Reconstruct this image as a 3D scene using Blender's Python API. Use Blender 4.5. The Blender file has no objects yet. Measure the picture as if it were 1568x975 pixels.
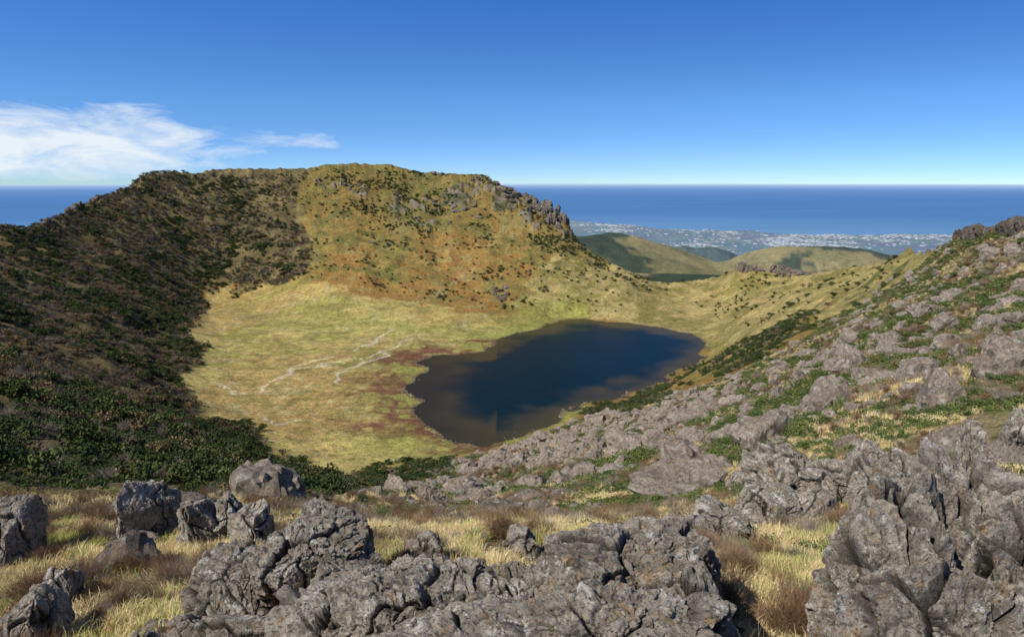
import bpy, bmesh, math, time
import numpy as np
from mathutils import Vector
T0=time.time()
rng=np.random.default_rng(7)
scene=bpy.context.scene
# ------------------------------------------------------------------ survey helpers
H=110.0; PITCH=math.radians(10.6); cp,sp=math.cos(PITCH),math.sin(PITCH); F=1120.0
def sight(u,v):
    dv=(487.5-v)/F
    return (u-784)/F, cp+dv*sp, -sp+dv*cp
def at_dist(u,v,D):
    a,b,c=sight(u,v); t=D/b
    return a*t, D, H+c*t, t
def at_z(u,v,z):
    a,b,c=sight(u,v); t=(z-H)/c
    return a*t,b*t,z
def chart(x,y,z):
    dz=z-H; f=np.maximum(y*cp-dz*sp,1e-3); up=y*sp+dz*cp
    return 784+F*x/f, 487.5-F*up/f
def smooth(a,b,x):
    t=np.clip((x-a)/(b-a),0,1); return t*t*(3-2*t)
# ------------------------------------------------------------------ noise
def _h(ix,iy,iz,seed):
    n=(ix.astype(np.int64)*374761393+iy.astype(np.int64)*668265263+iz.astype(np.int64)*2147483647+seed*1274126177)&0xffffffff
    n=((n^(n>>13))*1274126177)&0xffffffff
    n=((n^(n>>16))*2246822519)&0xffffffff
    n=n^(n>>15)
    return (n&0xffffff)/float(0xffffff)
def vn2(x,y,seed=0):
    ix=np.floor(x);iy=np.floor(y);fx=x-ix;fy=y-iy
    fx=fx*fx*fx*(fx*(fx*6-15)+10);fy=fy*fy*fy*(fy*(fy*6-15)+10)
    ix=ix.astype(np.int64);iy=iy.astype(np.int64);z=np.zeros_like(ix)
    a=_h(ix,iy,z,seed);b=_h(ix+1,iy,z,seed);c=_h(ix,iy+1,z,seed);d=_h(ix+1,iy+1,z,seed)
    return (a+(b-a)*fx)*(1-fy)+(c+(d-c)*fx)*fy
def fbm2(x,y,o=4,seed=0):
    s=0;a=.5;t=0
    for i in range(o):
        s=s+a*vn2(x*2**i+i*17.3,y*2**i-i*9.1,seed+i);t+=a;a*=.5
    return s/t*2-1
def vn3(p,seed=0):
    i=np.floor(p);f=p-i;f=f*f*f*(f*(f*6-15)+10);i=i.astype(np.int64)
    r=0
    for dx in (0,1):
        wx=f[:,0] if dx else 1-f[:,0]
        for dy in (0,1):
            wy=f[:,1] if dy else 1-f[:,1]
            for dz in (0,1):
                wz=f[:,2] if dz else 1-f[:,2]
                r=r+wx*wy*wz*_h(i[:,0]+dx,i[:,1]+dy,i[:,2]+dz,seed)
    return r
def fbm3(p,o=4,seed=0,ridged=False):
    s=0;a=.5;t=0
    for i in range(o):
        n=vn3(p*2**i+i*13.7,seed+i)*2-1
        if ridged: n=1-2*np.abs(n)
        s=s+a*n;t+=a;a*=.5
    return s/t
def worley3(p,seed=0):
    """nearest-cell fracture field: edge distance, cell offset, tilted facet value"""
    i=np.floor(p).astype(np.int64);G=40;g=np.random.default_rng(seed)
    jit=g.random((G,G,G,3));rnd=g.random((G,G,G,4))-.5
    f1=np.full(len(p),9.);f2=np.full(len(p),9.);off=np.zeros(len(p));tl=np.zeros(len(p))
    for dx in (-1,0,1):
        for dy in (-1,0,1):
            for dz in (-1,0,1):
                c=i+np.array([dx,dy,dz]);a,b,e=c[:,0]%G,c[:,1]%G,c[:,2]%G
                df=p-(jit[a,b,e]+c);d=np.sqrt((df*df).sum(1));m=d<f1
                f2=np.where(m,f1,np.minimum(f2,d));f1=np.where(m,d,f1)
                r=rnd[a[m],b[m],e[m]];off[m]=r[:,3];tl[m]=(df[m]*r[:,:3]).sum(1)
    return f2-f1,off,tl
def inpoly(u,v,poly):
    ins=np.zeros(u.shape,bool);n=len(poly)
    for k in range(n):
        x1,y1=poly[k];x2,y2=poly[(k+1)%n]
        if y1==y2: continue
        c=((y1>v)!=(y2>v))&(u<(x2-x1)*(v-y1)/(y2-y1)+x1)
        ins^=c
    return ins
def segdist(x,y,pts,closed=False):
    d=np.full(x.shape,1e9);n=len(pts)
    for k in range(n if closed else n-1):
        x1,y1=pts[k][:2];x2,y2=pts[(k+1)%n][:2]
        dx,dy=x2-x1,y2-y1;L=dx*dx+dy*dy+1e-9
        t=np.clip(((x-x1)*dx+(y-y1)*dy)/L,0,1)
        d=np.minimum(d,np.hypot(x-x1-t*dx,y-y1-t*dy))
    return d
# ------------------------------------------------------------------ terrain control
C=[]
def col(u,L,mode='d'):
    for v,D in L:
        x,y,z,_=at_dist(u,v,D);C.append((x,y,z))
def colz(u,L):
    for v,z in L: C.append(at_z(u,v,z))
for az in (-100,-70,-40,-20,0,20,40,70,100):
    a=math.radians(az)
    for r,z in ((.5,108.3),(3,107.3),(6,106.2),(10,104.9)):
        C.append((r*math.sin(a),r*math.cos(a),z))
for az in (-100,-75,75,100):
    a=math.radians(az)
    for r,z in ((30,101),(90,97),(250,90),(600,70)):
        C.append((r*math.sin(a),r*math.cos(a),z))
col(-250,[(350,400),(450,280),(550,165),(650,65),(730,22)])
col(0,[(700,45),(650,95),(600,165),(550,245),(500,330),(450,405),(400,480),(348,560),(740,22)])
col(150,[(740,25),(700,60),(650,135),(600,225),(550,320),(500,420),(450,515),(400,600),(350,680),(302,740)])
colz(300,[(445,10),(560,5),(620,8),(500,6)]); col(300,[(400,720),(350,780),(300,840),(260,890),(660,250),(690,170),(715,100),(740,45),(765,18)])
col(230,[(560,380),(500,480),(440,600),(380,695),(300,790),(262,835),(620,270),(680,130)])
colz(480,[(720,4),(640,2),(560,2),(480,4)]); col(480,[(740,130),(760,50),(790,20),(440,650),(400,710),(350,790),(300,860),(255,915)])
colz(640,[(700,2),(600,1.2),(520,2),(480,6),(450,14)]); col(640,[(720,200),(745,110),(770,50),(800,22),(400,720),(350,800),(300,875),(258,930)])
colz(784,[(672,0),(590,0),(511,0),(490,3),(470,9)]); col(784,[(800,20),(760,60),(720,140),(690,230),(430,665),(380,755),(330,840),(288,905)])
colz(870,[(628,0),(560,0),(490,0.5),(474,7)]); col(870,[(440,640),(400,710),(360,790),(800,17),(760,45),(720,95),(680,170),(650,240)])
colz(950,[(604,0),(550,0),(493,0),(475,6)]); col(950,[(800,16),(760,35),(720,70),(680,130),(650,190),(625,280),(440,640),(408,730)])
colz(1070,[(553,0),(512,0)])
col(1100,[(800,14),(740,30),(700,50),(650,90),(610,155),(575,270),(545,420),(520,480),(480,590),(460,635),(425,690)])
col(1200,[(800,13),(740,24),(700,36),(650,58),(600,95),(560,145),(520,230),(490,340),(460,480),(415,630)])
col(1300,[(800,12),(700,25),(650,40),(600,65),(560,95),(520,150),(490,230),(460,330),(430,450),(408,560)])
col(1400,[(700,23),(650,34),(600,50),(550,76),(500,115),(460,170),(425,250),(390,340)])
col(1500,[(800,12),(700,22),(650,30),(600,42),(550,60),(500,85),(450,115),(400,150),(365,180)])
col(1700,[(800,11),(700,18),(600,34),(500,62),(400,105),(325,130)])
C=np.array(C)
def feat(x,y):
    return np.arctan2(x,y)*2.2, np.log(np.maximum(np.hypot(x,y),.3))
ca,cb=feat(C[:,0],C[:,1]);n=len(C)
def K(d2): return .5*d2*np.log(d2+1e-12)
M=np.zeros((n+3,n+3));d2=(ca[:,None]-ca)**2+(cb[:,None]-cb)**2
M[:n,:n]=K(d2)+np.eye(n)*2e-3
M[:n,n]=1;M[:n,n+1]=ca;M[:n,n+2]=cb;M[n:,:n]=M[:n,n:].T
W=np.linalg.solve(M,np.concatenate([C[:,2],[0,0,0]]))
def tps(x,y):
    a,b=feat(x,y);o=np.empty(len(a));ca4,cb4,W4=ca.astype(np.float32),cb.astype(np.float32),W[:n]
    for s in range(0,len(a),20000):
        e=s+20000;aa=a[s:e].astype(np.float32);bb=b[s:e].astype(np.float32)
        o[s:e]=K((aa[:,None]-ca4)**2+(bb[:,None]-cb4)**2).astype(np.float64)@W4+W[n]+W[n+1]*a[s:e]+W[n+2]*b[s:e]
    return o
CREST=[(-900,345,170),(-250,352,400),(0,347,560),(35,352,585),(60,342,610),(110,322,680),(150,303,740),(195,287,790),(215,270,815),(235,263,835),(260,262,850),(300,264,870),(330,259,890),(400,257,905),(470,258,912),(500,252,920),(540,249,930),(600,252,935),(640,262,930),(680,265,925),(720,266,920),(742,267,915),(757,280,905),(784,290,895),(810,303,880),(840,318,855),(860,332,838),(875,352,825),(890,374,800),(910,389,770),(950,409,730),(1000,431,700),(1050,431,690),(1100,423,690),(1125,412,660),(1180,415,640),(1230,421,620),(1300,409,560),(1380,396,400),(1440,377,260),(1480,364,200),(1530,357,170),(1568,347,155),(1700,327,130),(2400,290,110)]
cr=[at_dist(*c) for c in CREST]
cr_az=np.array([math.atan2(c[0],c[1]) for c in cr]);cr_r=np.array([math.hypot(c[0],c[1]) for c in cr]);cr_z=np.array([c[2] for c in cr])
az=np.concatenate([np.linspace(-110,-39.2,80),np.linspace(-39,39,1040),np.linspace(39.2,110,80)])*math.pi/180
rr=[.7]
while rr[-1]<9500:
    r=rr[-1];rr.append(r*(1.012 if r<180 else 1.005 if r<1000 else 1.012 if r<4500 else 1.04))
rr=np.array(rr);NR,NA=len(rr),len(az)
X=rr[:,None]*np.sin(az)[None];Y=rr[:,None]*np.cos(az)[None];R=np.repeat(rr[:,None],NA,1);A=np.repeat(az[None],NR,0)
Z=np.zeros_like(X);m=rr<1150
Z[m]=tps(X[m].ravel(),Y[m].ravel()).reshape(-1,NA)
Z0=Z.copy()
floor=1-smooth(5,24,Z0)
sc=np.minimum(1,R/450)
det=fbm2(X/70,Y/70,3,11)*6*sc+ (1-np.abs(fbm2(A*11+fbm2(X/90,Y/90,2,6)*.6,np.log(R)*5,3,5))*2)*4.2*sc*smooth(300,500,R)
det2=fbm2(X/13,Y/13,4,21)*2.4*np.minimum(1,R/90)+fbm2(X/2.5,Y/2.5,3,31)*.35*smooth(3,25,R)
Z=Z+det*(1-floor)*(R<1200)+det2*(1-.78*floor)*(R<1200)
rc=np.interp(az,cr_az,cr_r);zc=np.interp(az,cr_az,cr_z)
# bring the rim to its surveyed height with a broad, azimuth-smooth correction, then a small local one
def zrim():
    o=np.empty(NA)
    for j in range(NA):
        k=min(max(np.searchsorted(rr,rc[j]),1),NR-1);t=(rc[j]-rr[k-1])/(rr[k]-rr[k-1]);o[j]=Z[k-1,j]*(1-t)+Z[k,j]*t
    return o
dl=zc-zrim();kk_=np.exp(-(np.arange(-90,91)/36.)**2);kk_/=kk_.sum();dls=np.convolve(np.pad(dl,90,mode='edge'),kk_,'valid')
Z=Z+dls[None]*smooth(.70,1.,rr[:,None]/rc[None])
U,V=chart(X,Y,Z)
cliff=[[(735,268),(760,285),(800,300),(870,330),(900,378),(872,372),(830,345),(780,330),(745,318),(700,325),(660,318),(690,295)],[(482,272),(560,275),(556,302),(500,294)],[(600,300),(660,300),(690,330),(650,352),(600,335)]]
cm=np.zeros(X.shape,bool);uu=U+fbm2(X/22,Y/22,3,3)*16;vv=V+fbm2(X/22,Y/22,3,4)*16
for c in cliff: cm|=inpoly(uu,vv,c)
cm&=(R>600)&(R<1000)
cmn=fbm2(X/14,Y/14,3,79);cm&=(cmn>-.12)
Z=Z+np.where(cm,(1-2*np.abs(fbm2(X/16,Y/16,4,77)))*4.0,0)
zc=zc+fbm2(az*160,az*0+3.3,3,8)*rc*.0020
dl=zc-zrim()
for j in range(NA):
    w=smooth(.955,1,rr/rc[j]);Z[:,j]+=dl[j]*w
    b=rr>rc[j];Z[b,j]=zc[j]-(rr[b]-rc[j])*.42-1.5*(1-np.exp(-(rr[b]-rc[j])/6))
flank=np.interp(rr,[0,700,1100,2000,4000,9000,9600],[-100,-100,-190,-360,-680,-1012,-1020])
flank2=flank[:,None]+fbm2(X/300,Y/300,4,9)*30
def ridge(L,s,w):
    P=[at_dist(*q) for q in L];out=np.full(X.shape,-5000.)
    sub=(R>800)&(R<6000)&(np.abs(A)<.9);x=X[sub];y=Y[sub];best=np.full(x.shape,-5000.)
    for k in range(len(P)-1):
        for t in np.linspace(0,1,7):
            px=P[k][0]*(1-t)+P[k+1][0]*t;py=P[k][1]*(1-t)+P[k+1][1]*t;pz=P[k][2]*(1-t)+P[k+1][2]*t
            best=np.maximum(best,pz-s*(np.sqrt((x-px)**2+(y-py)**2+w*w)-w))
    out[sub]=best;return out
h1=ridge([(870,380,1300),(900,362,1350),(935,359,1400),(960,366,1400),(1000,381,1400),(1050,400,1380),(1110,405,1350),(1160,414,1350)],.34,40)
h2=ridge([(1028,395,3500),(1052,379,3500),(1080,378,3500),(1108,390,3500),(1150,397,3500)],.45,60)
h3=ridge([(1165,396,1600),(1208,380,1600),(1260,378,1600),(1315,383,1600),(1365,400,1550),(1420,412,1500)],.36,50)
nh=fbm2(X/90,Y/90,4,44)*9+fbm2(X/25,Y/25,3,45)*2
beyond=R>rc[None]*1.02
hills=np.maximum(np.maximum(h1,h3)+nh,h2+nh*2)
Zb=np.maximum(np.maximum(Z,flank2),hills)
Z=np.where(beyond,Zb,Z)
# lake
LK=[(700,681),(740,682),(790,669),(850,641),(880,623),(930,611),(980,596),(1020,578),(1060,559),(1073,545),(1077,525),(1060,512),(1010,502),(950,493),(890,489),(850,490),(830,500),(790,511),(762,522),(742,541),(700,543),(655,545),(632,555),(662,568),(636,580),(618,598),(640,612),(646,640),(668,667)]
lake=[at_z(u,v,0)[:2] for u,v in LK]
lx=[p[0] for p in lake];ly=[p[1] for p in lake]
def lakesd(x,y):
    xx=x+fbm2(x/18,y/18,4,61)*6;yy=y+fbm2(x/18,y/18,4,62)*9
    d=segdist(xx,yy,lake,True);return np.where(inpoly(xx,yy,lake),-d,d)
sub=(R>200)&(R<900)&(np.abs(A)<.6)
sd=lakesd(X[sub],Y[sub])
zz=Z[sub]
cap=.12+np.maximum(sd,0)*.05
zz=np.where(sd>0,np.maximum(zz,.1+np.minimum(sd*.05,1.0)),-np.minimum(-sd*.2,5)-.05)
zz=np.where((sd>0)&(sd<20)&(zz>cap),cap+(zz-cap)*smooth(0,20,sd),zz)
Z[sub]=zz
SD=np.full(X.shape,999.);SD[sub]=sd
U,V=chart(X,Y,Z)
daz=np.arange(NA)
def hz(x,y):
    a=np.interp(np.arctan2(x,y),az,daz);r=np.interp(np.hypot(x,y),rr,np.arange(NR))
    i=np.clip(r.astype(int),0,NR-2);j=np.clip(a.astype(int),0,NA-2);fr=r-i;fa=a-j
    return (Z[i,j]*(1-fa)+Z[i,j+1]*fa)*(1-fr)+(Z[i+1,j]*(1-fa)+Z[i+1,j+1]*fa)*fr
# ------------------------------------------------------------------ regions
FOREST=[(-900,330),(0,345),(100,318),(150,300),(232,255),(330,250),(475,250),(455,300),(448,330),(478,370),(474,412),(440,432),(360,436),(292,444),(318,468),(284,505),(312,560),(262,578),(300,622),(290,640),(385,662),(418,712),(470,735),(520,735),(480,760),(420,760),(200,745),(-900,760)]
MEADOW=[(285,447),(340,440),(480,428),(620,455),(700,470),(780,478),(840,488),(870,500),(870,640),(760,680),(700,692),(640,705),(520,728),(430,728),(400,690),(370,658),(295,625),(262,578),(312,545),(284,505),(318,470)]
GREENSTRIP=[(880,640),(900,615),(1000,585),(1060,560),(1120,530),(1190,500),(1250,478),(1245,505),(1150,560),(1040,605),(960,640)]
NEARGREEN=[(-900,690),(0,690),(120,700),(200,690),(330,650),(400,680),(425,715),(520,735),(620,700),(700,700),(660,730),(560,752),(430,765),(300,752),(0,750),(-900,760)]
RIGHT=[(560,760),(640,735),(700,705),(770,690),(900,640),(1040,605),(1150,560),(1245,505),(1250,478),(1300,450),(1350,415),(1440,372),(1568,340),(2600,280),(2600,1500),(-300,1500),(-300,790),(200,760),(440,765)]
RUBBLE=[(600,765),(760,695),(900,645),(1060,622),(1180,590),(1250,520),(1400,460),(1500,440),(1568,480),(1568,560),(1420,600),(1240,660),(1120,700),(980,745),(860,790),(700,800)]
SADDLE=[(820,486),(800,440),(850,385),(900,385),(1000,425),(1300,400),(1450,365),(1300,450),(1250,478),(1190,500),(1085,545),(1075,515),(1000,500),(880,488)]
def mask(poly,x,y,u,v,r,amp=12,s=77):
    k=np.clip(r,6,400)/16
    return inpoly(u+fbm2(x/k,y/k,3,s)*amp,v+fbm2(x/k,y/k,3,s+9)*amp*.7,poly)
def lerp(a,b,t): return a+(b-a)*np.asarray(t)[...,None]
c3=lambda *a:np.array(a,float)
N1=fbm2(X/40,Y/40,4,101);N2=fbm2(X/9,Y/9,4,102);N3=fbm2(X/2,Y/2,3,103);NS=fbm2(X/30,Y/60,4,104);N4=fbm2(X/120,Y/120,3,107)
col_=lerp(c3(.31,.18,.052),c3(.26,.20,.057),smooth(-.3,.3,NS*.3+N1*.6+N2*.3))
col_=lerp(col_,c3(.12,.12,.035),smooth(.05,.45,N2+N1*.5)*.65)
col_=lerp(col_,c3(.38,.305,.12),smooth(.2,.55,N2*.7-N1*.5+NS*.5)*.5)
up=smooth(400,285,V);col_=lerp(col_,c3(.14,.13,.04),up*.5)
sd_m=mask(SADDLE,X,Y,U,V,R,18,201)
cs=lerp(c3(.41,.32,.125),c3(.24,.20,.06),smooth(-.2,.4,NS*.5+N2*.7));col_=np.where(sd_m[...,None],cs,col_)
cmw=lerp(c3(.54,.43,.15),c3(.38,.345,.095),smooth(-.2,.25,N1+N2*.6))
cmw=lerp(cmw,c3(.45,.28,.11),smooth(-.02,.35,N4+N2*.45)*.7)
cmw=lerp(cmw,c3(.60,.51,.26),smooth(.1,.5,N2)*.5)
cmw=lerp(cmw,c3(.23,.21,.058),smooth(.05,.4,fbm2(X/5,Y/5,3,109)+N1*.4)*.55)
mm=mask(MEADOW,X,Y,U,V,R,9,202)&(R>150)
for s_,am in ((210,16),(230,34),(250,60)):   # ragged, gradual meadow edge
    mm_=mask(MEADOW,X,Y,U,V+ (8-am)*.5*(V<500),R,am,s_)&(R>150);col_=lerp(col_,cmw,mm_*.45)
col_=np.where((mm&(V>500))[...,None],cmw,col_)
fr=smooth(45,5,SD+N1*25)*(SD>0)*(V<735)*(U<900);col_=lerp(col_,c3(.30,.31,.07),fr*.75)
mud=smooth(42,8,SD+N2*34)*(SD>0)*(U<770)*(V>520);col_=lerp(col_,c3(.20,.08,.052),mud*smooth(-.2,.05,N1+N2*.7)*.95)
col_=lerp(col_,c3(.16,.12,.07),smooth(3,0.5,SD)*(SD>-1)*.8)
col_=np.where((SD<=0)[...,None],c3(.05,.04,.025),col_)
cf=lerp(c3(.11,.09,.042),c3(.22,.165,.07),smooth(-.2,.4,N2+N1*.3));cf=lerp(cf,c3(.07,.065,.03),smooth(.0,.4,N3)*.5)
for s_,am in ((203,10),(263,34)):
    f_=mask(FOREST,X,Y,U,V,R,am,s_)&(R>14)&~beyond;col_=lerp(col_,cf,f_*.68)
rm=mask(RIGHT,X,Y,U,V,R,10,204)&(~beyond)
Q1=fbm2(X/6,Y/6,4,301);Q2=fbm2(X/1.6,Y/1.6,3,302);Q3=fbm2(X/22,Y/22,3,303)
cr_=lerp(c3(.36,.28,.13),c3(.20,.125,.07),smooth(-.15,.35,Q1+Q2*.4))
cr_=lerp(cr_,c3(.10,.125,.035),smooth(.0,.25,Q3*.8-Q2*.4+Q1*.3)*.75)
rub=mask(RUBBLE,X,Y,U,V,R,18,205)
cr_=np.where(rub[...,None],lerp(cr_,c3(.20,.155,.115),.5),cr_)
far_r=smooth(150,330,R);cr_=lerp(cr_,lerp(c3(.38,.30,.11),c3(.16,.16,.045),smooth(-.1,.35,N2)),far_r)
near=smooth(26,12,R);cr_=lerp(cr_,lerp(c3(.30,.22,.12),c3(.13,.095,.055),smooth(-.2,.3,Q2)),near)
col_=np.where(rm[...,None],cr_,col_)
col_=np.where(cm[...,None],lerp(c3(.22,.18,.125),c3(.08,.08,.03),smooth(-.1,.3,fbm2(X/8,Y/8,3,66))),col_)
trails=[[(415,590),(420,572),(450,563),(490,557),(530,549),(575,546),(600,532),(615,520),(650,515)],[(440,568),(470,552),(496,545),(520,540)],[(520,588),(523,570),(560,555),(600,545),(610,535)],[(560,530),(585,515),(605,503)],[(395,640),(430,650),(470,640)],[(330,585),(370,600),(410,592)]]
for T in trails:
    P=[at_z(u,v,3)[:2] for u,v in T];d=segdist(X[sub]+N1[sub]*16+N2[sub]*4,Y[sub]+N2[sub]*12,P);w=smooth(1.7,.4,d);cc=col_[sub];col_[sub]=lerp(cc,c3(.70,.61,.43),w*.8)
cb_=lerp(c3(.20,.18,.07),c3(.30,.24,.10),smooth(-.3,.4,fbm2(X/110,Y/110,4,401)))
cb_=lerp(cb_,c3(.045,.06,.03),smooth(.0,.22,fbm2(X/150,Y/150,4,402)+(fbm2(X/18,Y/18,3,404))*.25))
cb_=lerp(cb_,c3(.05,.07,.035),smooth(1800,2300,R))
haze=1-np.exp(-np.maximum(R-700,0)/12000);cb_=lerp(cb_,c3(.20,.30,.44),haze)  # aerial haze baked into the vertex colour of the far ground
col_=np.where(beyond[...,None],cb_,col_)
# ------------------------------------------------------------------ mesh helper
def mk(name,v,f,mat,smooth_=True,attrs=None,link=True):
    me=bpy.data.meshes.new(name);v=np.asarray(v,np.float32);f=np.asarray(f,np.int32)
    me.vertices.add(len(v));me.vertices.foreach_set('co',v.ravel())
    q=f.shape[1];me.loops.add(f.size);me.loops.foreach_set('vertex_index',f.ravel())
    me.polygons.add(len(f));me.polygons.foreach_set('loop_start',np.arange(len(f),dtype=np.int32)*q)
    me.polygons.foreach_set('loop_total',np.full(len(f),q,np.int32))
    me.polygons.foreach_set('use_smooth',np.full(len(f),smooth_,bool))
    me.update(calc_edges=True)
    if attrs is not None:
        c=me.color_attributes.new('Col','FLOAT_COLOR','POINT')
        c.data.foreach_set('color',np.concatenate([attrs,np.ones((len(attrs),1))],1).astype(np.float32).ravel())
    me.materials.append(mat);ob=bpy.data.objects.new(name,me)
    if link: scene.collection.objects.link(ob)
    return ob
def gridfaces(nr,na):
    i=np.arange(nr-1)[:,None]*na+np.arange(na-1)[None]
    return np.stack([i,i+1,i+na+1,i+na],-1).reshape(-1,4)[:,::-1]
# ------------------------------------------------------------------ materials
class NT:
    def __init__(s,name):
        s.m=bpy.data.materials.new(name);s.m.use_nodes=True;s.t=s.m.node_tree;s.n=s.t.nodes;s.b=s.n['Principled BSDF'];s.b.inputs['Roughness'].default_value=.9;s.b.inputs['Specular IOR Level'].default_value=.15
    def N(s,ty,inp=None,**kw):
        x=s.n.new(ty)
        for k,v in kw.items(): setattr(x,k,v)
        for k,v in (inp or {}).items():
            if hasattr(v,'node'): s.t.links.new(v,x.inputs[k])
            else: x.inputs[k].default_value=v
        return x
    def noise(s,vec,scale,detail=5,rough=.6):
        return s.N('ShaderNodeTexNoise',{'Vector':vec,'Scale':scale,'Detail':detail,'Roughness':rough}).outputs['Fac']
    def mr(s,v,a,b,c,d): return s.N('ShaderNodeMapRange',{0:v,1:a,2:b,3:c,4:d}).outputs[0]
    def mix(s,f,a,b,mode='MIX'):
        x=s.N('ShaderNodeMix',data_type='RGBA',blend_type=mode)
        for k,v in ((0,f),(6,a),(7,b)):
            if hasattr(v,'node'): s.t.links.new(v,x.inputs[k])
            else: x.inputs[k].default_value=v
        return x.outputs[2]
    def math(s,op,a,b=0.):
        return s.N('ShaderNodeMath',{0:a,1:b},operation=op).outputs[0]
    def L(s,a,b): s.t.links.new(a,s.b.inputs[b])
def terrain_mat():
    m=NT('terrain_material');g=m.N('ShaderNodeNewGeometry').outputs['Position']
    c=m.N('ShaderNodeVertexColor',layer_name='Col').outputs['Color']
    a=m.mr(m.noise(g,.35,6,.8),.3,.7,.42,1.65);b=m.mr(m.noise(g,4,4,.7),.3,.7,.6,1.4);d=m.mr(m.noise(g,.06,4),.35,.65,.82,1.18)
    k=m.math('MULTIPLY',m.math('MULTIPLY',a,b),d)
    kk=m.N('ShaderNodeCombineColor',{0:k,1:k,2:k}).outputs[0]
    m.L(m.mix(1.,c,kk,'MULTIPLY'),'Base Color')
    b1=m.N('ShaderNodeBump',{'Strength':1.,'Distance':1.7,'Height':m.noise(g,.5,6,.75)}).outputs[0]
    b2=m.N('ShaderNodeBump',{'Strength':.8,'Distance':.08,'Height':m.noise(g,9,4,.7),'Normal':b1}).outputs[0]
    m.L(b2,'Normal');return m.m
def rock_mat(name,dark,light,lich=.5,scale=1.,attr=False):
    m=NT(name);g=m.N('ShaderNodeNewGeometry');p=g.outputs['Position']
    base=m.mix(m.mr(m.noise(p,1.6*scale,6,.7),.38,.62,0,1),dark,light)
    base=m.mix(m.mr(m.noise(p,9*scale,7,.8),.44,.60,0,.75),base,tuple(c*.42 for c in dark[:3])+(1,))
    base=m.mix(m.math('MULTIPLY',m.mr(m.noise(p,4*scale,8,.85),.545,.59,0,1),lich),base,(.64,.61,.55,1))
    base=m.mix(m.math('MULTIPLY',m.mr(m.noise(p,6.1*scale,6,.75),.575,.62,0,.75),lich),base,(.40,.25,.11,1))
    base=m.mix(m.mr(m.noise(p,38*scale,3,.7),.55,.66,0,.85),base,(.045,.038,.03,1))
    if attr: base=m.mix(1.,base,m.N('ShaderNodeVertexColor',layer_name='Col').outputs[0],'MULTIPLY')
    m.L(base,'Base Color')
    b1=m.N('ShaderNodeBump',{'Strength':1.,'Distance':.06/scale,'Height':m.noise(p,6*scale,8,.78)}).outputs[0]
    b2=m.N('ShaderNodeBump',{'Strength':1.,'Distance':.014/scale,'Height':m.noise(p,42*scale,3,.7),'Normal':b1}).outputs[0]
    m.L(b2,'Normal');return m.m
def leaf_mat(name,c1,c2,c3_):
    m=NT(name);o=m.N('ShaderNodeObjectInfo').outputs['Random'];g=m.N('ShaderNodeNewGeometry').outputs['Random Per Island']
    r=m.N('ShaderNodeValToRGB',{0:o});e=r.color_ramp.elements;e[0].color=(*c1,1);e[1].color=(*c3_,1);x=e.new(.5);x.color=(*c2,1)
    k=m.mr(g,0,1,.55,1.5);kk=m.N('ShaderNodeCombineColor',{0:k,1:k,2:k}).outputs[0]
    m.L(m.mix(1.,r.outputs[0],kk,'MULTIPLY'),'Base Color');return m.m
MT=terrain_mat()
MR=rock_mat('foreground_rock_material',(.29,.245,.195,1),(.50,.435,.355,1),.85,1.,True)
MRs=rock_mat('slope_rock_material',(.22,.175,.135,1),(.40,.335,.27,1),.4,.4)
MRc=rock_mat('crag_material',(.17,.14,.105,1),(.30,.25,.195,1),.2,.06)
MRd=rock_mat('dark_crag_material',(.08,.066,.05,1),(.19,.155,.12,1),.2,.2)
MG=leaf_mat('evergreen_leaf_material',(.03,.048,.016),(.05,.07,.022),(.085,.10,.032))
MGb=leaf_mat('juniper_leaf_material',(.055,.085,.025),(.09,.12,.032),(.14,.155,.05))
MB=leaf_mat('bare_shrub_material',(.19,.16,.125),(.28,.235,.185),(.37,.31,.25))
MO=leaf_mat('brown_shrub_material',(.10,.075,.042),(.155,.11,.06),(.22,.155,.075))
MOf=leaf_mat('heath_twig_material',(.16,.095,.055),(.24,.15,.085),(.35,.23,.13))
MY=leaf_mat('dry_grass_material',(.62,.48,.23),(.76,.61,.34),(.52,.41,.17))
MTG=leaf_mat('green_grass_material',(.22,.30,.06),(.34,.38,.09),(.48,.41,.14))
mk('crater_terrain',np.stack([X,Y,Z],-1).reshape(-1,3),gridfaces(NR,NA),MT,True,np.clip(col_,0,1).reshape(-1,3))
print('terrain',time.time()-T0)
# ------------------------------------------------------------------ lake
gx=np.linspace(min(lx)-12,max(lx)+12,240);gy=np.linspace(min(ly)-12,max(ly)+12,320)
GX,GY=np.meshgrid(gx,gy);sdl=-lakesd(GX,GY)
GU,GV=chart(GX,GY,GX*0)
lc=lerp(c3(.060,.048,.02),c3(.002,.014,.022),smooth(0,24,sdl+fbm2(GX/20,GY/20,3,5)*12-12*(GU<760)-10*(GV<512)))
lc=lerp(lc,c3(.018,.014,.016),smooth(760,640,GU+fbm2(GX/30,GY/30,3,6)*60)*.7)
m=NT('lake_water_material');m.b.inputs['Roughness'].default_value=.26;m.b.inputs['IOR'].default_value=1.33;m.b.inputs['Specular IOR Level'].default_value=.06
m.L(m.N('ShaderNodeVertexColor',layer_name='Col').outputs[0],'Base Color')
p=m.N('ShaderNodeNewGeometry').outputs['Position']
m.L(m.N('ShaderNodeBump',{'Strength':.6,'Distance':.15,'Height':m.noise(p,.7,5,.6)}).outputs[0],'Normal')
mk('crater_lake',np.stack([GX,GY,GX*0],-1).reshape(-1,3),gridfaces(*GX.shape)[:,::-1],m.m,True,lc.reshape(-1,3))
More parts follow.
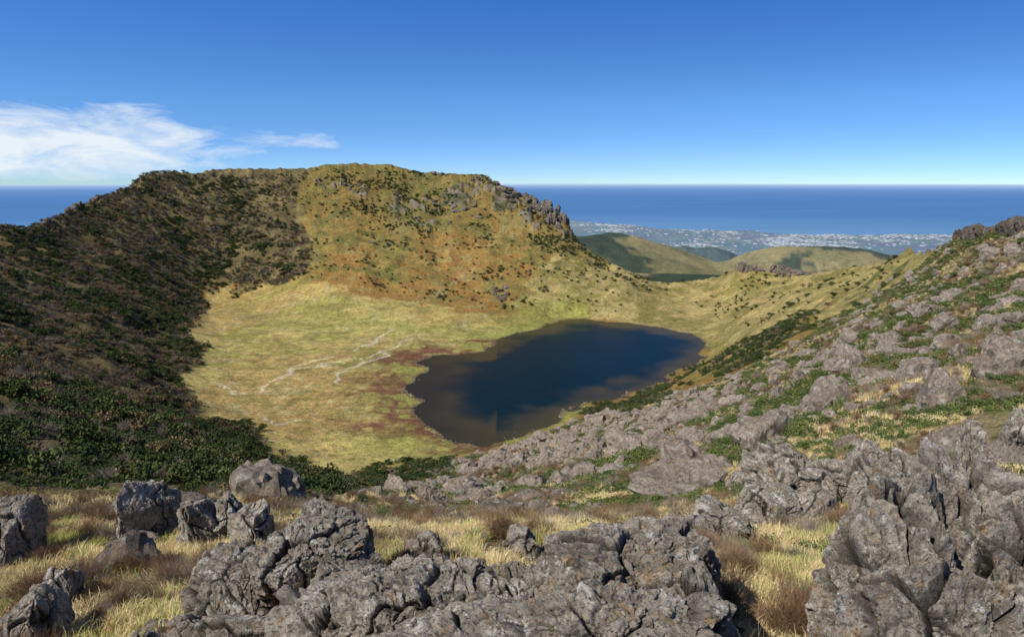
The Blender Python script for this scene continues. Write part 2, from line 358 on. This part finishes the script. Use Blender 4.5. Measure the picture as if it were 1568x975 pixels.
# ------------------------------------------------------------------ coastal plain, city, sea
SEA=-1010.
caz=np.radians(np.linspace(-110,110,800));crr=np.geomspace(5000,26000,200)
coastR=np.interp(caz,[math.radians(a) for a in (-40,-30,0,4,8,14,17,24,30,36,50)],[20000,20000,22000,21500,19500,18300,18000,17400,17600,17800,18000])
coastR=coastR+fbm2(caz*14,caz*0+2,5,71)*1600
PX=crr[:,None]*np.sin(caz);PY=crr[:,None]*np.cos(caz)
PZ=-1000+fbm2(PX/1500,PY/1500,4,72)*10;PZ=PZ-40*smooth(-150,150,crr[:,None]-coastR[None])
m=NT('coastal_plain_material');p=m.N('ShaderNodeNewGeometry').outputs['Position']
vo=m.N('ShaderNodeTexVoronoi',{'Vector':p,'Scale':.0035});fld=m.mix(.55,(.10,.13,.08,1),vo.outputs['Color'])
fld=m.mix(.78,fld,(.07,.11,.10,1))
town=m.mr(m.noise(p,.00045,4,.6),.45,.6,0,.6);sp_=m.mr(m.noise(p,.012,4,.8),.52,.62,0,1)
c=m.mix(m.math('MULTIPLY',town,sp_),fld,(.5,.5,.5,1))
sep=m.N('ShaderNodeVectorMath',{0:p},operation='LENGTH').outputs['Value']
c=m.mix(m.mr(sep,4000,26000,.25,.65),c,(.16,.25,.36,1));m.L(c,'Base Color')  # bluish distance haze mixed into the plain's base colour
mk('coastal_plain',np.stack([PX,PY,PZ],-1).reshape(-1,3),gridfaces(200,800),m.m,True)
NB=8500
ba=np.radians(rng.uniform(-1,39,NB*4));br=rng.uniform(8500,21800,NB*4)
bc=np.interp(ba,caz,coastR);bx=br*np.sin(ba);by=br*np.cos(ba)
dens=smooth(5500,150,bc-br)*.5+smooth(.05,.4,fbm2(bx/1300,by/1300,3,88))*.5
ok=(br<bc-150)&(rng.random(len(br))<dens*(.12+smooth(-.05,.25,fbm2(bx/600,by/1000,2,89))));bx,by=bx[ok][:NB],by[ok][:NB];nb=len(bx)
w=rng.uniform(8,26,nb)*rng.choice([1,1,1,2],nb);d=rng.uniform(9,28,nb);h=rng.uniform(4,16,nb)
cx=np.array([-1,1,1,-1,-1,1,1,-1]);cy=np.array([-1,-1,1,1,-1,-1,1,1]);cz=np.array([0,0,0,0,1,1,1,1])
bv=np.stack([bx[:,None]+cx*w[:,None],by[:,None]+cy*d[:,None],-1000+cz*h[:,None]],-1).reshape(-1,3)
bf=(np.arange(nb)[:,None,None]*8+np.array([[4,5,6,7],[0,1,5,4],[1,2,6,5],[2,3,7,6],[3,0,4,7]])[None]).reshape(-1,4)
bcol=np.repeat(rng.choice([.66,.46,.32,.5],nb)[:,None]*np.array([[.88,.94,.98]]),8,0)
m=NT('distant_building_material');m.L(m.N('ShaderNodeVertexColor',layer_name='Col').outputs[0],'Base Color')
mk('distant_city',bv,bf,m.m,False,bcol)
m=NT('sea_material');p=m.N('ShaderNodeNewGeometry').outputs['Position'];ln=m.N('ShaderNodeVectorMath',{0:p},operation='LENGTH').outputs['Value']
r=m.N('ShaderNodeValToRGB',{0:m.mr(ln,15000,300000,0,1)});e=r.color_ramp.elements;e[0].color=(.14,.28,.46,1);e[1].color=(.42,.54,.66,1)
for q,cc in ((.04,(.078,.195,.40,1)),(.13,(.08,.195,.41,1)),(.3,(.13,.25,.47,1)),(.6,(.27,.40,.58,1))): x=e.new(q);x.color=cc  # ramp paints haze into the sea colour, paler towards the horizon
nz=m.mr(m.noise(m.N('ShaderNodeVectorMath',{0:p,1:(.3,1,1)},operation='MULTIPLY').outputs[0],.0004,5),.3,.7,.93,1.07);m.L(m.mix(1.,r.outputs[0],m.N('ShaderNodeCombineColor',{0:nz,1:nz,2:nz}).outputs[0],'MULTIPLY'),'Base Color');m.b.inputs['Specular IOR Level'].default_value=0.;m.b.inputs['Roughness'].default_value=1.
sa=np.linspace(0,2*np.pi,257);sr=np.array([3000,9000,20000,50000,120000,340000.])
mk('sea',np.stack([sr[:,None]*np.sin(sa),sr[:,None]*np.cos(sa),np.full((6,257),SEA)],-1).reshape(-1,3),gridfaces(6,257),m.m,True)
# ------------------------------------------------------------------ rocks
_ico={}
def ico(s):
    if s not in _ico:
        bm=bmesh.new();bmesh.ops.create_icosphere(bm,subdivisions=s,radius=1.)
        bm.verts.ensure_lookup_table()
        v=np.array([q.co[:] for q in bm.verts]);f=np.array([[w.index for w in q.verts] for q in bm.faces]);bm.free();_ico[s]=(v/np.linalg.norm(v,axis=1)[:,None],f)
    return _ico[s]
def rockv(s,seed,pl=16,rough=.12,block=False):
    d,f=ico(s);g=np.random.default_rng(seed)
    nrm=g.normal(size=(pl,3))
    if block:
        nrm[:pl-4,2]*=.35;nrm[pl-4:]=g.normal(size=(4,3))*.45+np.array([0,0,1.])
    nrm/=np.linalg.norm(nrm,axis=1)[:,None];hh=g.uniform(.66,.95,pl)
    dot=d@nrm.T;r=np.where(dot>.12,hh/np.maximum(dot,.12),9).min(1);r=np.minimum(r,1.25)
    p=d*r[:,None]
    p=p+d*(fbm3(p*2.2+seed*3.1,3,seed)*rough)[:,None]
    return p,f
def bigrock(s,seed,size,pl=14,crack=.08,tilt=(.35,.1),cell=(2.6,2.6,1.0),amp=1.):
    """fractured andesite block in metres"""
    p,f=rockv(s,seed,pl,.05,True);p=p*np.array(size)
    d=p/np.linalg.norm(p,axis=1)[:,None]
    q=p.copy();q[:,0]+=q[:,2]*tilt[0];q[:,1]+=q[:,2]*tilt[1]
    wq=q+np.stack([fbm3(q*3+k*7,3,seed+k) for k in range(3)],1)*.11
    e,off,tl=worley3(wq*np.array(cell)+seed,seed);c1=np.exp(-(e/.04)**2)
    disp=(off*.17+tl*.15)*amp-crack*c1
    e,off,tl=worley3(wq*np.array([7.5,7.5,3.4])+seed*2,seed+5);c2=np.exp(-(e/.055)**2)*(off>-.1)
    disp+=(off*.055+tl*.07)*amp-.035*c2
    e,off,tl=worley3(wq*np.array([23,23,14.])+seed*3,seed+6)
    disp+=off*.020+tl*.028
    pit=fbm3(p*11,3,seed+9,True);disp+=pit*.018
    crevice_shade=1-np.clip(.75*c1+.4*c2+.25*smooth(-.1,-.6,pit),0,.85)  # occlusion shade of cracks and pits, painted into the vertex colour
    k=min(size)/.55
    return p+d*(disp*min(1.3,k))[:,None],f,crevice_shade
def rocks(name,L,mat,s=6,wf=.95,**kw):
    V_=[];F_=[];A_=[];o=0
    for row in L:
        (u,v,D,wp,hp,dep,seed)=row[:7];ss=row[7] if len(row)>7 else s
        x,y,z,t=at_dist(u,v,D);sx=wp*t/F/2;hh=hp*t/F
        top=z+hh/2;g_=float(hz(np.array([x]),np.array([y]))[0]);bot=min(z-hh/2,g_-.25*hh)
        sz=(top-bot)/2
        p,f,crevice_shade=bigrock(ss,seed,(sx*wf,dep/2*wf,sz*1.05),**kw);V_.append(p+np.array([x,y,bot+sz]));F_.append(f+o);A_.append(crevice_shade);o+=len(p)
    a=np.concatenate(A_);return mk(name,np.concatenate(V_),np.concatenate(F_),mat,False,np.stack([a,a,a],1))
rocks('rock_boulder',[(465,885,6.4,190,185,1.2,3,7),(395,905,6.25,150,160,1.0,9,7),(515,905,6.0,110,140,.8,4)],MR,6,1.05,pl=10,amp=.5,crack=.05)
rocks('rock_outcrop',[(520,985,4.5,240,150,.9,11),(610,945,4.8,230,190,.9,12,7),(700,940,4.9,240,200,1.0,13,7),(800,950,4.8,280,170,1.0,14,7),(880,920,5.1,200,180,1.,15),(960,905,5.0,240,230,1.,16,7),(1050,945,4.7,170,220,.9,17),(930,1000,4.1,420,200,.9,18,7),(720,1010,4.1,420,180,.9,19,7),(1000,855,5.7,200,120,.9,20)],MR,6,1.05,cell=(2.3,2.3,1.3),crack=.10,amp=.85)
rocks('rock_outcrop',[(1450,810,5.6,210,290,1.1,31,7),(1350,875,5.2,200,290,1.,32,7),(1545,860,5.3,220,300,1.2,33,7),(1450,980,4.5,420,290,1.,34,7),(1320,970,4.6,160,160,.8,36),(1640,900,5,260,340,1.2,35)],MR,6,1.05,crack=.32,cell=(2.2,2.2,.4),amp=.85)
print('big rocks',time.time()-T0)
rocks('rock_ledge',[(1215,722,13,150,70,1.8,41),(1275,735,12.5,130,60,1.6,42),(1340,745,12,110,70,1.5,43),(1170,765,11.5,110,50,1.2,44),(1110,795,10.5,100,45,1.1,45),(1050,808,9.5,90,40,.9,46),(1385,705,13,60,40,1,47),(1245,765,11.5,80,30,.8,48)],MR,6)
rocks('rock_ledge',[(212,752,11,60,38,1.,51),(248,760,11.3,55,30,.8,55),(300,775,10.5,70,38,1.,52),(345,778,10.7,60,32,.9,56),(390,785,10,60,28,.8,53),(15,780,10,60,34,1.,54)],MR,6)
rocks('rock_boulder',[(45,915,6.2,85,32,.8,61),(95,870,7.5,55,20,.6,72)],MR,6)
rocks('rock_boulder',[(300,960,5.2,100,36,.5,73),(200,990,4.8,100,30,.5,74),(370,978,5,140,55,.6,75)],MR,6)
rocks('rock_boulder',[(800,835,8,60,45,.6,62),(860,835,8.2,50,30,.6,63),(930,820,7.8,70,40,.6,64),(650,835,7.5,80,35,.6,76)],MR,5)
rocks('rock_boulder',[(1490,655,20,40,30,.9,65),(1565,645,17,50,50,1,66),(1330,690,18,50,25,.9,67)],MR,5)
def scatter(name,pos,rot,scl,idx,sources):
    me=bpy.data.meshes.new(name);me.vertices.add(len(pos));me.vertices.foreach_set('co',np.asarray(pos,np.float32).ravel())
    for nm,ty,dat in (('rot','FLOAT_VECTOR',rot),('scl','FLOAT_VECTOR',scl)):
        a=me.attributes.new(nm,ty,'POINT');a.data.foreach_set('vector',np.asarray(dat,np.float32).ravel())
    a=me.attributes.new('idx','INT','POINT');a.data.foreach_set('value',np.asarray(idx,np.int32))
    ob=bpy.data.objects.new(name,me);scene.collection.objects.link(ob)
    co=bpy.data.collections.new(name+'_variants')
    for s in sources: co.objects.link(s)
    g=bpy.data.node_groups.new(name+'_nodes','GeometryNodeTree')
    g.interface.new_socket('Geometry',in_out='INPUT',socket_type='NodeSocketGeometry');g.interface.new_socket('Geometry',in_out='OUTPUT',socket_type='NodeSocketGeometry')
    gi=g.nodes.new('NodeGroupInput');go=g.nodes.new('NodeGroupOutput');ip=g.nodes.new('GeometryNodeInstanceOnPoints');ci=g.nodes.new('GeometryNodeCollectionInfo')
    ci.inputs['Collection'].default_value=co;ci.inputs['Separate Children'].default_value=True;ci.inputs['Reset Children'].default_value=True
    def na(nm,ty):
        x=g.nodes.new('GeometryNodeInputNamedAttribute');x.data_type=ty;x.inputs['Name'].default_value=nm
        return [o for o in x.outputs if o.enabled][0]
    l=g.links.new;l(gi.outputs[0],ip.inputs['Points']);l(ci.outputs[0],ip.inputs['Instance']);ip.inputs['Pick Instance'].default_value=True
    l(na('idx','INT'),ip.inputs['Instance Index']);l(na('rot','FLOAT_VECTOR'),ip.inputs['Rotation']);l(na('scl','FLOAT_VECTOR'),ip.inputs['Scale']);l(ip.outputs[0],go.inputs[0])
    md=ob.modifiers.new('scatter','NODES');md.node_group=g
    print(name,len(pos),round(time.time()-T0,1))
    return ob
def cand(n,r0,r1,a0,a1,pw=2.):
    a=np.radians(rng.uniform(a0,a1,n));u=rng.random(n);r=(r0**pw+(r1**pw-r0**pw)*u)**(1/pw) if pw>0 else r0*(r1/r0)**u
    x=r*np.sin(a);y=r*np.cos(a);z=hz(x,y);rcx=np.interp(a,az,rc);ok=r<rcx*1.004
    x,y,z,r=x[ok],y[ok],z[ok],r[ok];u_,v_=chart(x,y,z);return x,y,z,r,u_,v_
def emit(name,x,y,z,size,src,sink=.1,flat=1.,tilt=.15,idx=None):
    n=len(x);rot=np.stack([rng.uniform(-tilt,tilt,n),rng.uniform(-tilt,tilt,n),rng.uniform(0,6.28,n)],1)
    s=np.stack([size*rng.uniform(.8,1.2,n),size*rng.uniform(.8,1.2,n),size*flat*rng.uniform(.75,1.25,n)],1)
    return scatter(name,np.stack([x,y,z-sink*size],1),rot,s,rng.integers(0,len(src),n) if idx is None else idx,src)
def quads(c,ax,bx):
    v=np.stack([c-ax-bx,c+ax-bx,c+ax+bx,c-ax+bx],1).reshape(-1,3);return v,np.arange(len(v)).reshape(-1,4)
def leafy(name,seed,n,leaf,mat,h=1.0,lob=6):
    g=np.random.default_rng(seed);ce=np.stack([g.uniform(-.6,.6,lob),g.uniform(-.6,.6,lob),g.uniform(.3,.8,lob)*h],1);ra=g.uniform(.28,.5,lob)
    k=g.integers(0,lob,n);d=g.normal(size=(n,3));d/=np.linalg.norm(d,axis=1)[:,None];d[:,2]=np.abs(d[:,2])*.9-.15
    c=ce[k]+d*ra[k][:,None]*g.uniform(.7,1.1,n)[:,None];c[:,2]=np.maximum(c[:,2],.02)
    a=g.normal(size=(n,3));a/=np.linalg.norm(a,axis=1)[:,None];b=np.cross(a,d+g.normal(size=(n,3))*.5);b/=np.linalg.norm(b,axis=1)[:,None]+1e-6
    L=leaf*g.uniform(.6,1.3,n)[:,None];v,f=quads(c,a*L,b*L*.6)
    v2,f2=twigs(g,10,.9*h,.02);return mk(name,np.concatenate([v,v2]),np.concatenate([f,f2+len(v)]),mat,False,link=False)
def twigs(g,n,h,w,spread=.8,forks=3):
    S=[]
    for i in range(n):
        a=g.uniform(0,6.28);e=g.uniform(0,spread);p=np.array([g.normal()*.08,g.normal()*.08,0.]);dr=np.array([math.cos(a)*e,math.sin(a)*e,1.]);dr/=np.linalg.norm(dr);L=h*g.uniform(.5,1.)
        m_=p+dr*L*.5;t=p+(dr+g.normal(size=3)*.12)*L
        S+= [(p,m_,w),(m_,t,w*.6)]
        for k in range(forks):
            s=p+dr*L*g.uniform(.3,.8);e2=s+(dr+g.normal(size=3)*.6)*L*g.uniform(.25,.5);S.append((s,e2,w*.45))
            s2=(s+e2)/2;S.append((s2,s2+(dr+g.normal(size=3)*.8)*L*.2,w*.35))
    P=np.array([s[0] for s in S]);Q=np.array([s[1] for s in S]);Wd=np.array([s[2] for s in S])[:,None]
    d=Q-P;o=np.cross(d,g.normal(size=d.shape));o/=np.linalg.norm(o,axis=1)[:,None]+1e-9;o2=np.cross(d,o);o2/=np.linalg.norm(o2,axis=1)[:,None]+1e-9
    v1=np.stack([P-o*Wd,P+o*Wd,Q+o*Wd*.5,Q-o*Wd*.5],1).reshape(-1,3);v2=np.stack([P-o2*Wd,P+o2*Wd,Q+o2*Wd*.5,Q-o2*Wd*.5],1).reshape(-1,3)
    v=np.concatenate([v1,v2]);return v,np.arange(len(v)).reshape(-1,4)
def twiggy(name,seed,n,w,mat,spread=.8,forks=3):
    v,f=twigs(np.random.default_rng(seed),n,1.,w,spread,forks);return mk(name,v,f,mat,False,link=False)
def tuft(name,seed,n,mat,w=.02,spread=.55):
    g=np.random.default_rng(seed);V_=[];F_=[];o=0
    for i in range(n):
        a=g.uniform(0,6.28);L=g.uniform(.5,1.);b=np.array([g.normal()*.22,g.normal()*.22,-.05]);out=np.array([math.cos(a),math.sin(a),0])*g.uniform(.1,spread);sd_=np.array([-math.sin(a),math.cos(a),0])*w
        pts=[b,b+out*L*.25+np.array([0,0,.45*L]),b+out*L*.7+np.array([0,0,.8*L]),b+out*L*1.3+np.array([0,0,.9*L])];ws=[1,.8,.5,.12]
        for p_,q_ in zip(pts,ws): V_+= [p_-sd_*q_,p_+sd_*q_]
        for k in range(3): F_.append([o+2*k,o+2*k+1,o+2*k+3,o+2*k+2])
        o+=8
    return mk(name,np.array(V_),np.array(F_),mat,False,link=False)
tree_src=[leafy('t_a%d'%i,500+i,260,.085,MG,1.1,8) for i in range(3)]+[twiggy('t_b%d'%i,520+i,18,.026,MB,.9,4) for i in range(3)]+[leafy('t_c%d'%i,540+i,200,.075,MO,1.,8) for i in range(3)]
def pick(n,pg,pb):
    r=rng.random(n);k=rng.integers(0,3,n);return np.where(r<pg,k,np.where(r<pg+pb,3+k,6+k))
x,y,z,r,u,v=cand(80000,25,940,-60,-5)
fo=mask(FOREST,x,y,u,v,r,10,203);spill=mask(FOREST,x,y,u,v,r,55,263)&(rng.random(len(x))<.16)|mask(FOREST,x,y,u,v,r,26,273)&(rng.random(len(x))<.3)
ok=(fo|spill)&(fbm2(x/12,y/12,3,601)+rng.uniform(-.3,.3,len(x))>-.18);edge=smooth(300,480,u)*smooth(470,330,v)
ok&=rng.random(len(x))>edge*.5
x,y,z,r,u,v=[q[ok] for q in (x,y,z,r,u,v)]
gf=np.clip(.36+fbm2(x/22,y/22,3,602)*1.1+smooth(580,700,v)*.3,.06,.92)
idx=pick(len(x),gf,(1-gf)*.62)
emit('mountain_forest',x,y,z,np.minimum(rng.uniform(1.2,3.0,len(x)),.4+r*.014),tree_src,.08,idx=idx)
x,y,z,r,u,v=cand(80000,280,940,-32,28)
b=inpoly(u,v,[(480,265),(640,262),(700,300),(670,350),(640,380),(560,330),(500,300)])|inpoly(u,v,[(800,340),(880,360),(1000,430),(960,430),(880,400),(820,390)])
pr=.016+.55*b*smooth(-.05,.2,fbm2(x/22,y/22,3,611))+.16*smooth(.10,.4,fbm2(x/30,y/30,3,612))
ok=(rng.random(len(x))<pr)&(v<500)&~mask(FOREST,x,y,u,v,r,10,203)&(~inpoly(u,v,MEADOW))&(z>4)
x,y,z,r=x[ok],y[ok],z[ok],r[ok];emit('hillside_shrubs',x,y,z,rng.uniform(.7,2.3,len(x)),tree_src,idx=pick(len(x),.75,.05))
x,y,z,r,u,v=cand(70000,20,520,-60,32,1.3)
s1=mask(GREENSTRIP,x,y,u,v,r,16,221)&(z>.3)&(fbm2(x/14,y/14,3,620)>-.12);s2=mask(NEARGREEN,x,y,u,v,r,16,222)&(z>2)&(fbm2(x/9,y/9,3,621)>-.1)
s3=mask(NEARGREEN,x,y,u,v-12,r,40,232)&(z>1.5)&(rng.random(len(x))<.2)
ok=(s1&(rng.random(len(x))<.9))|s2|s3
x,y,z,r=x[ok],y[ok],z[ok],r[ok];emit('evergreen_thicket',x,y,z,np.clip(rng.uniform(.7,1.7,len(x))*np.clip(r/130,.3,1.2),.3,2.2),tree_src,.12,.8,idx=pick(len(x),.75,.15))
mat_src=[leafy('j_%d'%i,700+i,420,.055,MGb,.55,9) for i in range(3)]
x,y,z,r,u,v=cand(90000,9,330,-28,45,1.15)
ok=mask(RIGHT,x,y,u,v,r,10,204)&(fbm2(x/22,y/22,3,303)*.5+fbm2(x/6,y/6,4,301)*.9+rng.uniform(-.2,.2,len(x))>.05)&(z>1)
x,y,z,r=x[ok],y[ok],z[ok],r[ok];emit('juniper_mat',x,y,z,np.clip(rng.uniform(.3,.65,len(x))*np.clip(r/30,.6,2.6),.15,1.6),mat_src,.2,.65)
tw_src=[twiggy('w_%d'%i,720+i,46,.013,MOf,1.0,5) for i in range(3)]+[twiggy('x_%d'%i,730+i,46,.012,MB,1.1,5) for i in range(2)]
x,y,z,r,u,v=cand(50000,12,300,-40,45,1.1)
ok=mask(RIGHT,x,y,u,v,r,10,204)&(fbm2(x/7,y/7,3,631)+rng.uniform(-.2,.2,len(x))>.1)&(z>1)
x,y,z,r=x[ok],y[ok],z[ok],r[ok];emit('low_brown_shrubs',x,y,z,np.clip(rng.uniform(.25,.5,len(x))*np.clip(r/35,.8,2.2),.2,1.1),tw_src,.05,.8)
gr_src=[tuft('g_%d'%i,740+i,60,MY,.02) for i in range(4)]
x,y,z,r,u,v=cand(110000,10,300,-40,45,1.0)
ok=mask(RIGHT,x,y,u,v,r,10,204)&(fbm2(x/5,y/5,3,641)+rng.uniform(-.3,.3,len(x))>.05)&(z>1)
x,y,z,r=x[ok],y[ok],z[ok],r[ok];emit('slope_grass',x,y,z,np.clip(rng.uniform(.16,.32,len(x))*np.clip(r/25,.9,2.6),.12,.8),gr_src,.03,.8,.3)
x,y,z,r,u,v=cand(26000,2.0,17,-62,55,1.6)
nn=fbm2(x/1.1,y/1.1,3,651)
ok=(nn+rng.uniform(-.2,.2,len(x))>-.12)
gs=[tuft('gf_%d'%i,745+i,90,MY,.012) for i in range(4)]
emit('dry_grass',x[ok],y[ok],z[ok],rng.uniform(.10,.25,ok.sum()),gs,.03,1.,.35)
gg_src=[tuft('gg_%d'%i,760+i,60,MTG,.014,.7) for i in range(3)]
ok=(fbm2(x/.9,y/.9,3,661)>.2);emit('green_grass',x[ok],y[ok],z[ok],rng.uniform(.12,.24,ok.sum()),gg_src,.03,1.,.3)
fb_src=[twiggy('fb_%d'%i,780+i,110,.0075,MOf,1.2,7) for i in range(3)]+[twiggy('fc_%d'%i,790+i,90,.007,MB,1.2,7) for i in range(2)]
x,y,z,r,u,v=cand(3000,3.0,17,-62,50,1.5)
ok=(fbm2(x/1.2,y/1.2,3,671)+.16*(u<320)+.15*((u>1120)&(u<1320)&(v<860))>.25)
emit('twiggy_shrubs',x[ok],y[ok],z[ok],rng.uniform(.18,.40,ok.sum()),fb_src,.05,.9)
def rsrc(n,s,base,mat,pl=11,ro=.05):
    o=[]
    for i in range(n):
        p,f=rockv(s,base+i,pl,ro)
        e,off,tl=worley3(p*2.3+base+i,base+i);d=p/np.linalg.norm(p,axis=1)[:,None];p=p+d*(off*.16+tl*.26)[:,None]
        o.append(mk('rk%d_%02d'%(base,i),p*np.array([1,.8,.65]),f,mat,False,link=False))
    return o
rk=rsrc(10,4,900,MRs)
x,y,z,r,u,v=cand(60000,9,460,-30,45,1.15)
rb=mask(RUBBLE,x,y,u,v,r,18,205);rt=mask(RIGHT,x,y,u,v,r,10,204)
pr=.045+.18*rb*smooth(-.2,.35,fbm2(x/8,y/8,3,681))+.36*smooth(.24,.45,fbm2(x/6,y/6,3,682))*(r<260)
pr*=np.where(inpoly(u,v,[(740,700),(880,630),(1090,590),(1100,640),(900,700),(760,730)]),4.,1.)
ok=(rng.random(len(x))<pr)&rt&(z>.2)
x,y,z,r=x[ok],y[ok],z[ok],r[ok]
sz=np.clip(np.exp(rng.normal(-1.5,.7,len(x)))*np.clip(r/26,.5,2.8),.06,2.2)
emit('slope_rocks',x,y,z,sz,rk,.08,1.2,.5)
x,y,z,r,u,v=cand(5000,3,12,-62,50,1.5);ok=fbm2(x,y,3,691)>.1
emit('loose_stones',x[ok],y[ok],z[ok],np.exp(rng.normal(-2.9,.5,ok.sum())),rk,.1,.9,.5)
t=rng.random(500);k=rng.integers(0,len(lake),500);lk=np.array(lake);q=lk[k]*(1-t[:,None])+lk[(k+1)%len(lake)]*t[:,None]+rng.normal(size=(500,2))*2
emit('shore_stones',q[:,0],q[:,1],np.maximum(hz(q[:,0],q[:,1]),-.3),rng.uniform(.2,.6,500),rk,.1)
def crag(name,L,mat,base):
    src=rsrc(6,5,base,mat,9,.08);P=[];S=[]
    for (u,v,D,wp,hp,cnt,du,dv) in L:
        for i in range(cnt):
            uu=u+rng.normal()*du;vv=v+rng.normal()*dv;x,y,z,t=at_dist(uu,vv,D)
            ts=np.linspace(.8,1.05,160);xs,ys=x*ts,y*ts;zs=H+(z-H)*ts;g=hz(xs,ys);hit=np.nonzero(g>=zs)[0]
            kk=hit[0] if len(hit) else None
            if kk is None:
                a_=math.atan2(x,y);r_=np.interp(a_,az,rc)*.997;px,py=r_*math.sin(a_),r_*math.cos(a_)
            else: px,py=xs[kk],ys[kk]
            pz=float(hz(np.array([px]),np.array([py]))[0]);m_=D/F/2*rng.uniform(.6,1.2)
            P.append((px,py,pz+hp*m_*.2));S.append((wp*m_*1.1,wp*m_,hp*m_*1.4))
    n=len(P);scatter(name,P,np.stack([rng.uniform(-.25,.25,n),rng.uniform(-.25,.25,n),rng.uniform(0,6.28,n)],1),S,rng.integers(0,6,n),src)
crag('ridge_cliff',[(765,288,890,12,7,9,12,4),(800,302,880,12,10,11,14,4),(835,320,850,12,16,13,12,5),(860,338,830,9,20,12,7,6),(690,312,880,9,5,7,18,10),(740,274,905,8,5,5,10,3),(540,290,890,6,6,6,12,6),(490,280,895,5,7,4,6,5),(720,325,850,10,5,6,30,8),(768,450,640,10,8,9,6,9),(570,370,760,6,4,4,12,4),(600,385,740,5,3,4,8,4)],MRc,940)
crag('crest_pinnacles',[(70,342,610,8,10,5,6,2),(105,322,670,7,14,7,6,3),(120,315,690,6,14,4,5,2),(150,303,735,6,9,4,5,2),(675,264,920,8,5,5,9,1),(5,348,560,12,8,3,6,2)],MRc,950)
crag('rim_crag',[(1142,398,655,10,20,6,5,5),(1160,408,650,12,14,8,10,4),(1195,412,640,12,18,10,12,5),(1225,418,620,10,12,6,8,4)],MRc,960)
crag('rim_outcrop',[(1475,352,195,20,24,7,8,4),(1500,360,185,22,20,8,10,4),(1545,352,168,30,26,8,14,4),(1440,378,260,12,8,4,12,3),(1570,340,155,30,34,5,8,4)],MRd,970)
# ------------------------------------------------------------------ light, sky, camera
to_sun=Vector((-.57,-.48,.74)).normalized();el=math.asin(to_sun.z);rot=math.atan2(to_sun.x,to_sun.y)
sl=bpy.data.lights.new('sun','SUN');sl.energy=5.0;sl.angle=math.radians(.53);sl.color=(1,.955,.87)
so=bpy.data.objects.new('sun',sl);so.rotation_euler=to_sun.to_track_quat('Z','Y').to_euler();so.location=(0,0,300);scene.collection.objects.link(so)
wd=bpy.data.worlds.new('World');scene.world=wd;wd.use_nodes=True;t=wd.node_tree;nn_=t.nodes
class WN(NT):
    def __init__(s): s.t=t;s.n=t.nodes
w=WN();tc=w.N('ShaderNodeTexCoord').outputs['Generated'];sx=w.N('ShaderNodeSeparateXYZ',{0:tc})
X_,Y_,Z_=sx.outputs
zz_=w.math('ADD',w.math('MULTIPLY',w.math('MAXIMUM',Z_,0.),3.2),.035)
vec=w.N('ShaderNodeCombineXYZ',{0:X_,1:Y_,2:zz_}).outputs[0];vec=w.N('ShaderNodeVectorMath',{0:vec},operation='NORMALIZE').outputs[0]
sky=w.N('ShaderNodeTexSky',{'Vector':vec},sky_type='NISHITA',sun_disc=False,sun_elevation=el,sun_rotation=rot,altitude=1950,air_density=1.,dust_density=.4,ozone_density=2.5)
tr=w.N('ShaderNodeValToRGB',{0:Z_});e=tr.color_ramp.elements
e[0].position=0;e[0].color=(.36,.42,.46,1);e[1].position=.6;e[1].color=(.32,.39,.46,1)
for q,cc in ((.03,(.42,.53,.62,1)),(.10,(.45,.71,.87,1)),(.22,(.30,.63,1.,1)),(.3,(.31,.5,.7,1))): x=e.new(q);x.color=cc
tint=w.N('ShaderNodeVectorMath',{0:tr.outputs[0],1:(3.,3.,3.)},operation='MULTIPLY').outputs[0]
skyc=w.mix(1.,sky.outputs[0],tint,'MULTIPLY')
azn=w.math('ARCTAN2',X_,Y_)
def blob(a,e,ra,re):
    da=w.math('DIVIDE',w.math('SUBTRACT',azn,math.radians(a)),math.radians(ra));de=w.math('DIVIDE',w.math('SUBTRACT',Z_,math.radians(e)),math.radians(re))
    return w.math('SUBTRACT',1.,w.math('ADD',w.math('MULTIPLY',da,da),w.math('MULTIPLY',de,de)))
cv=w.N('ShaderNodeCombineXYZ',{0:w.math('MULTIPLY',azn,9.),1:w.math('MULTIPLY',Z_,34.),2:0.}).outputs[0]
nz=w.N('ShaderNodeTexNoise',{'Vector':cv,'Scale':1.1,'Detail':9,'Roughness':.62,'Distortion':.5}).outputs[0]
b1=w.math('MAXIMUM',blob(-33,2.5,15,2.9),w.math('MULTIPLY',blob(-18,3.0,7,.7),.42));b1=w.math('MAXIMUM',b1,-1.)
dn=w.mr(w.math('ADD',w.math('MULTIPLY',b1,.42),nz),.58,.92,0,.95)
cl=w.mix(dn,skyc,(9.8,10.6,11.2,1))
bg=nn_['Background'];t.links.new(cl,bg.inputs[0]);bg.inputs[1].default_value=.085
cam=bpy.data.cameras.new('camera');cam.lens=36*F/1568;cam.sensor_width=36;cam.clip_start=.1;cam.clip_end=600000
co=bpy.data.objects.new('camera',cam);co.location=(0,0,H);co.rotation_euler=(math.pi/2-PITCH,0,0);scene.collection.objects.link(co);scene.camera=co
scene.view_settings.view_transform='Standard';scene.view_settings.look='None';scene.view_settings.exposure=0
print('verts',NR,NA,time.time()-T0)
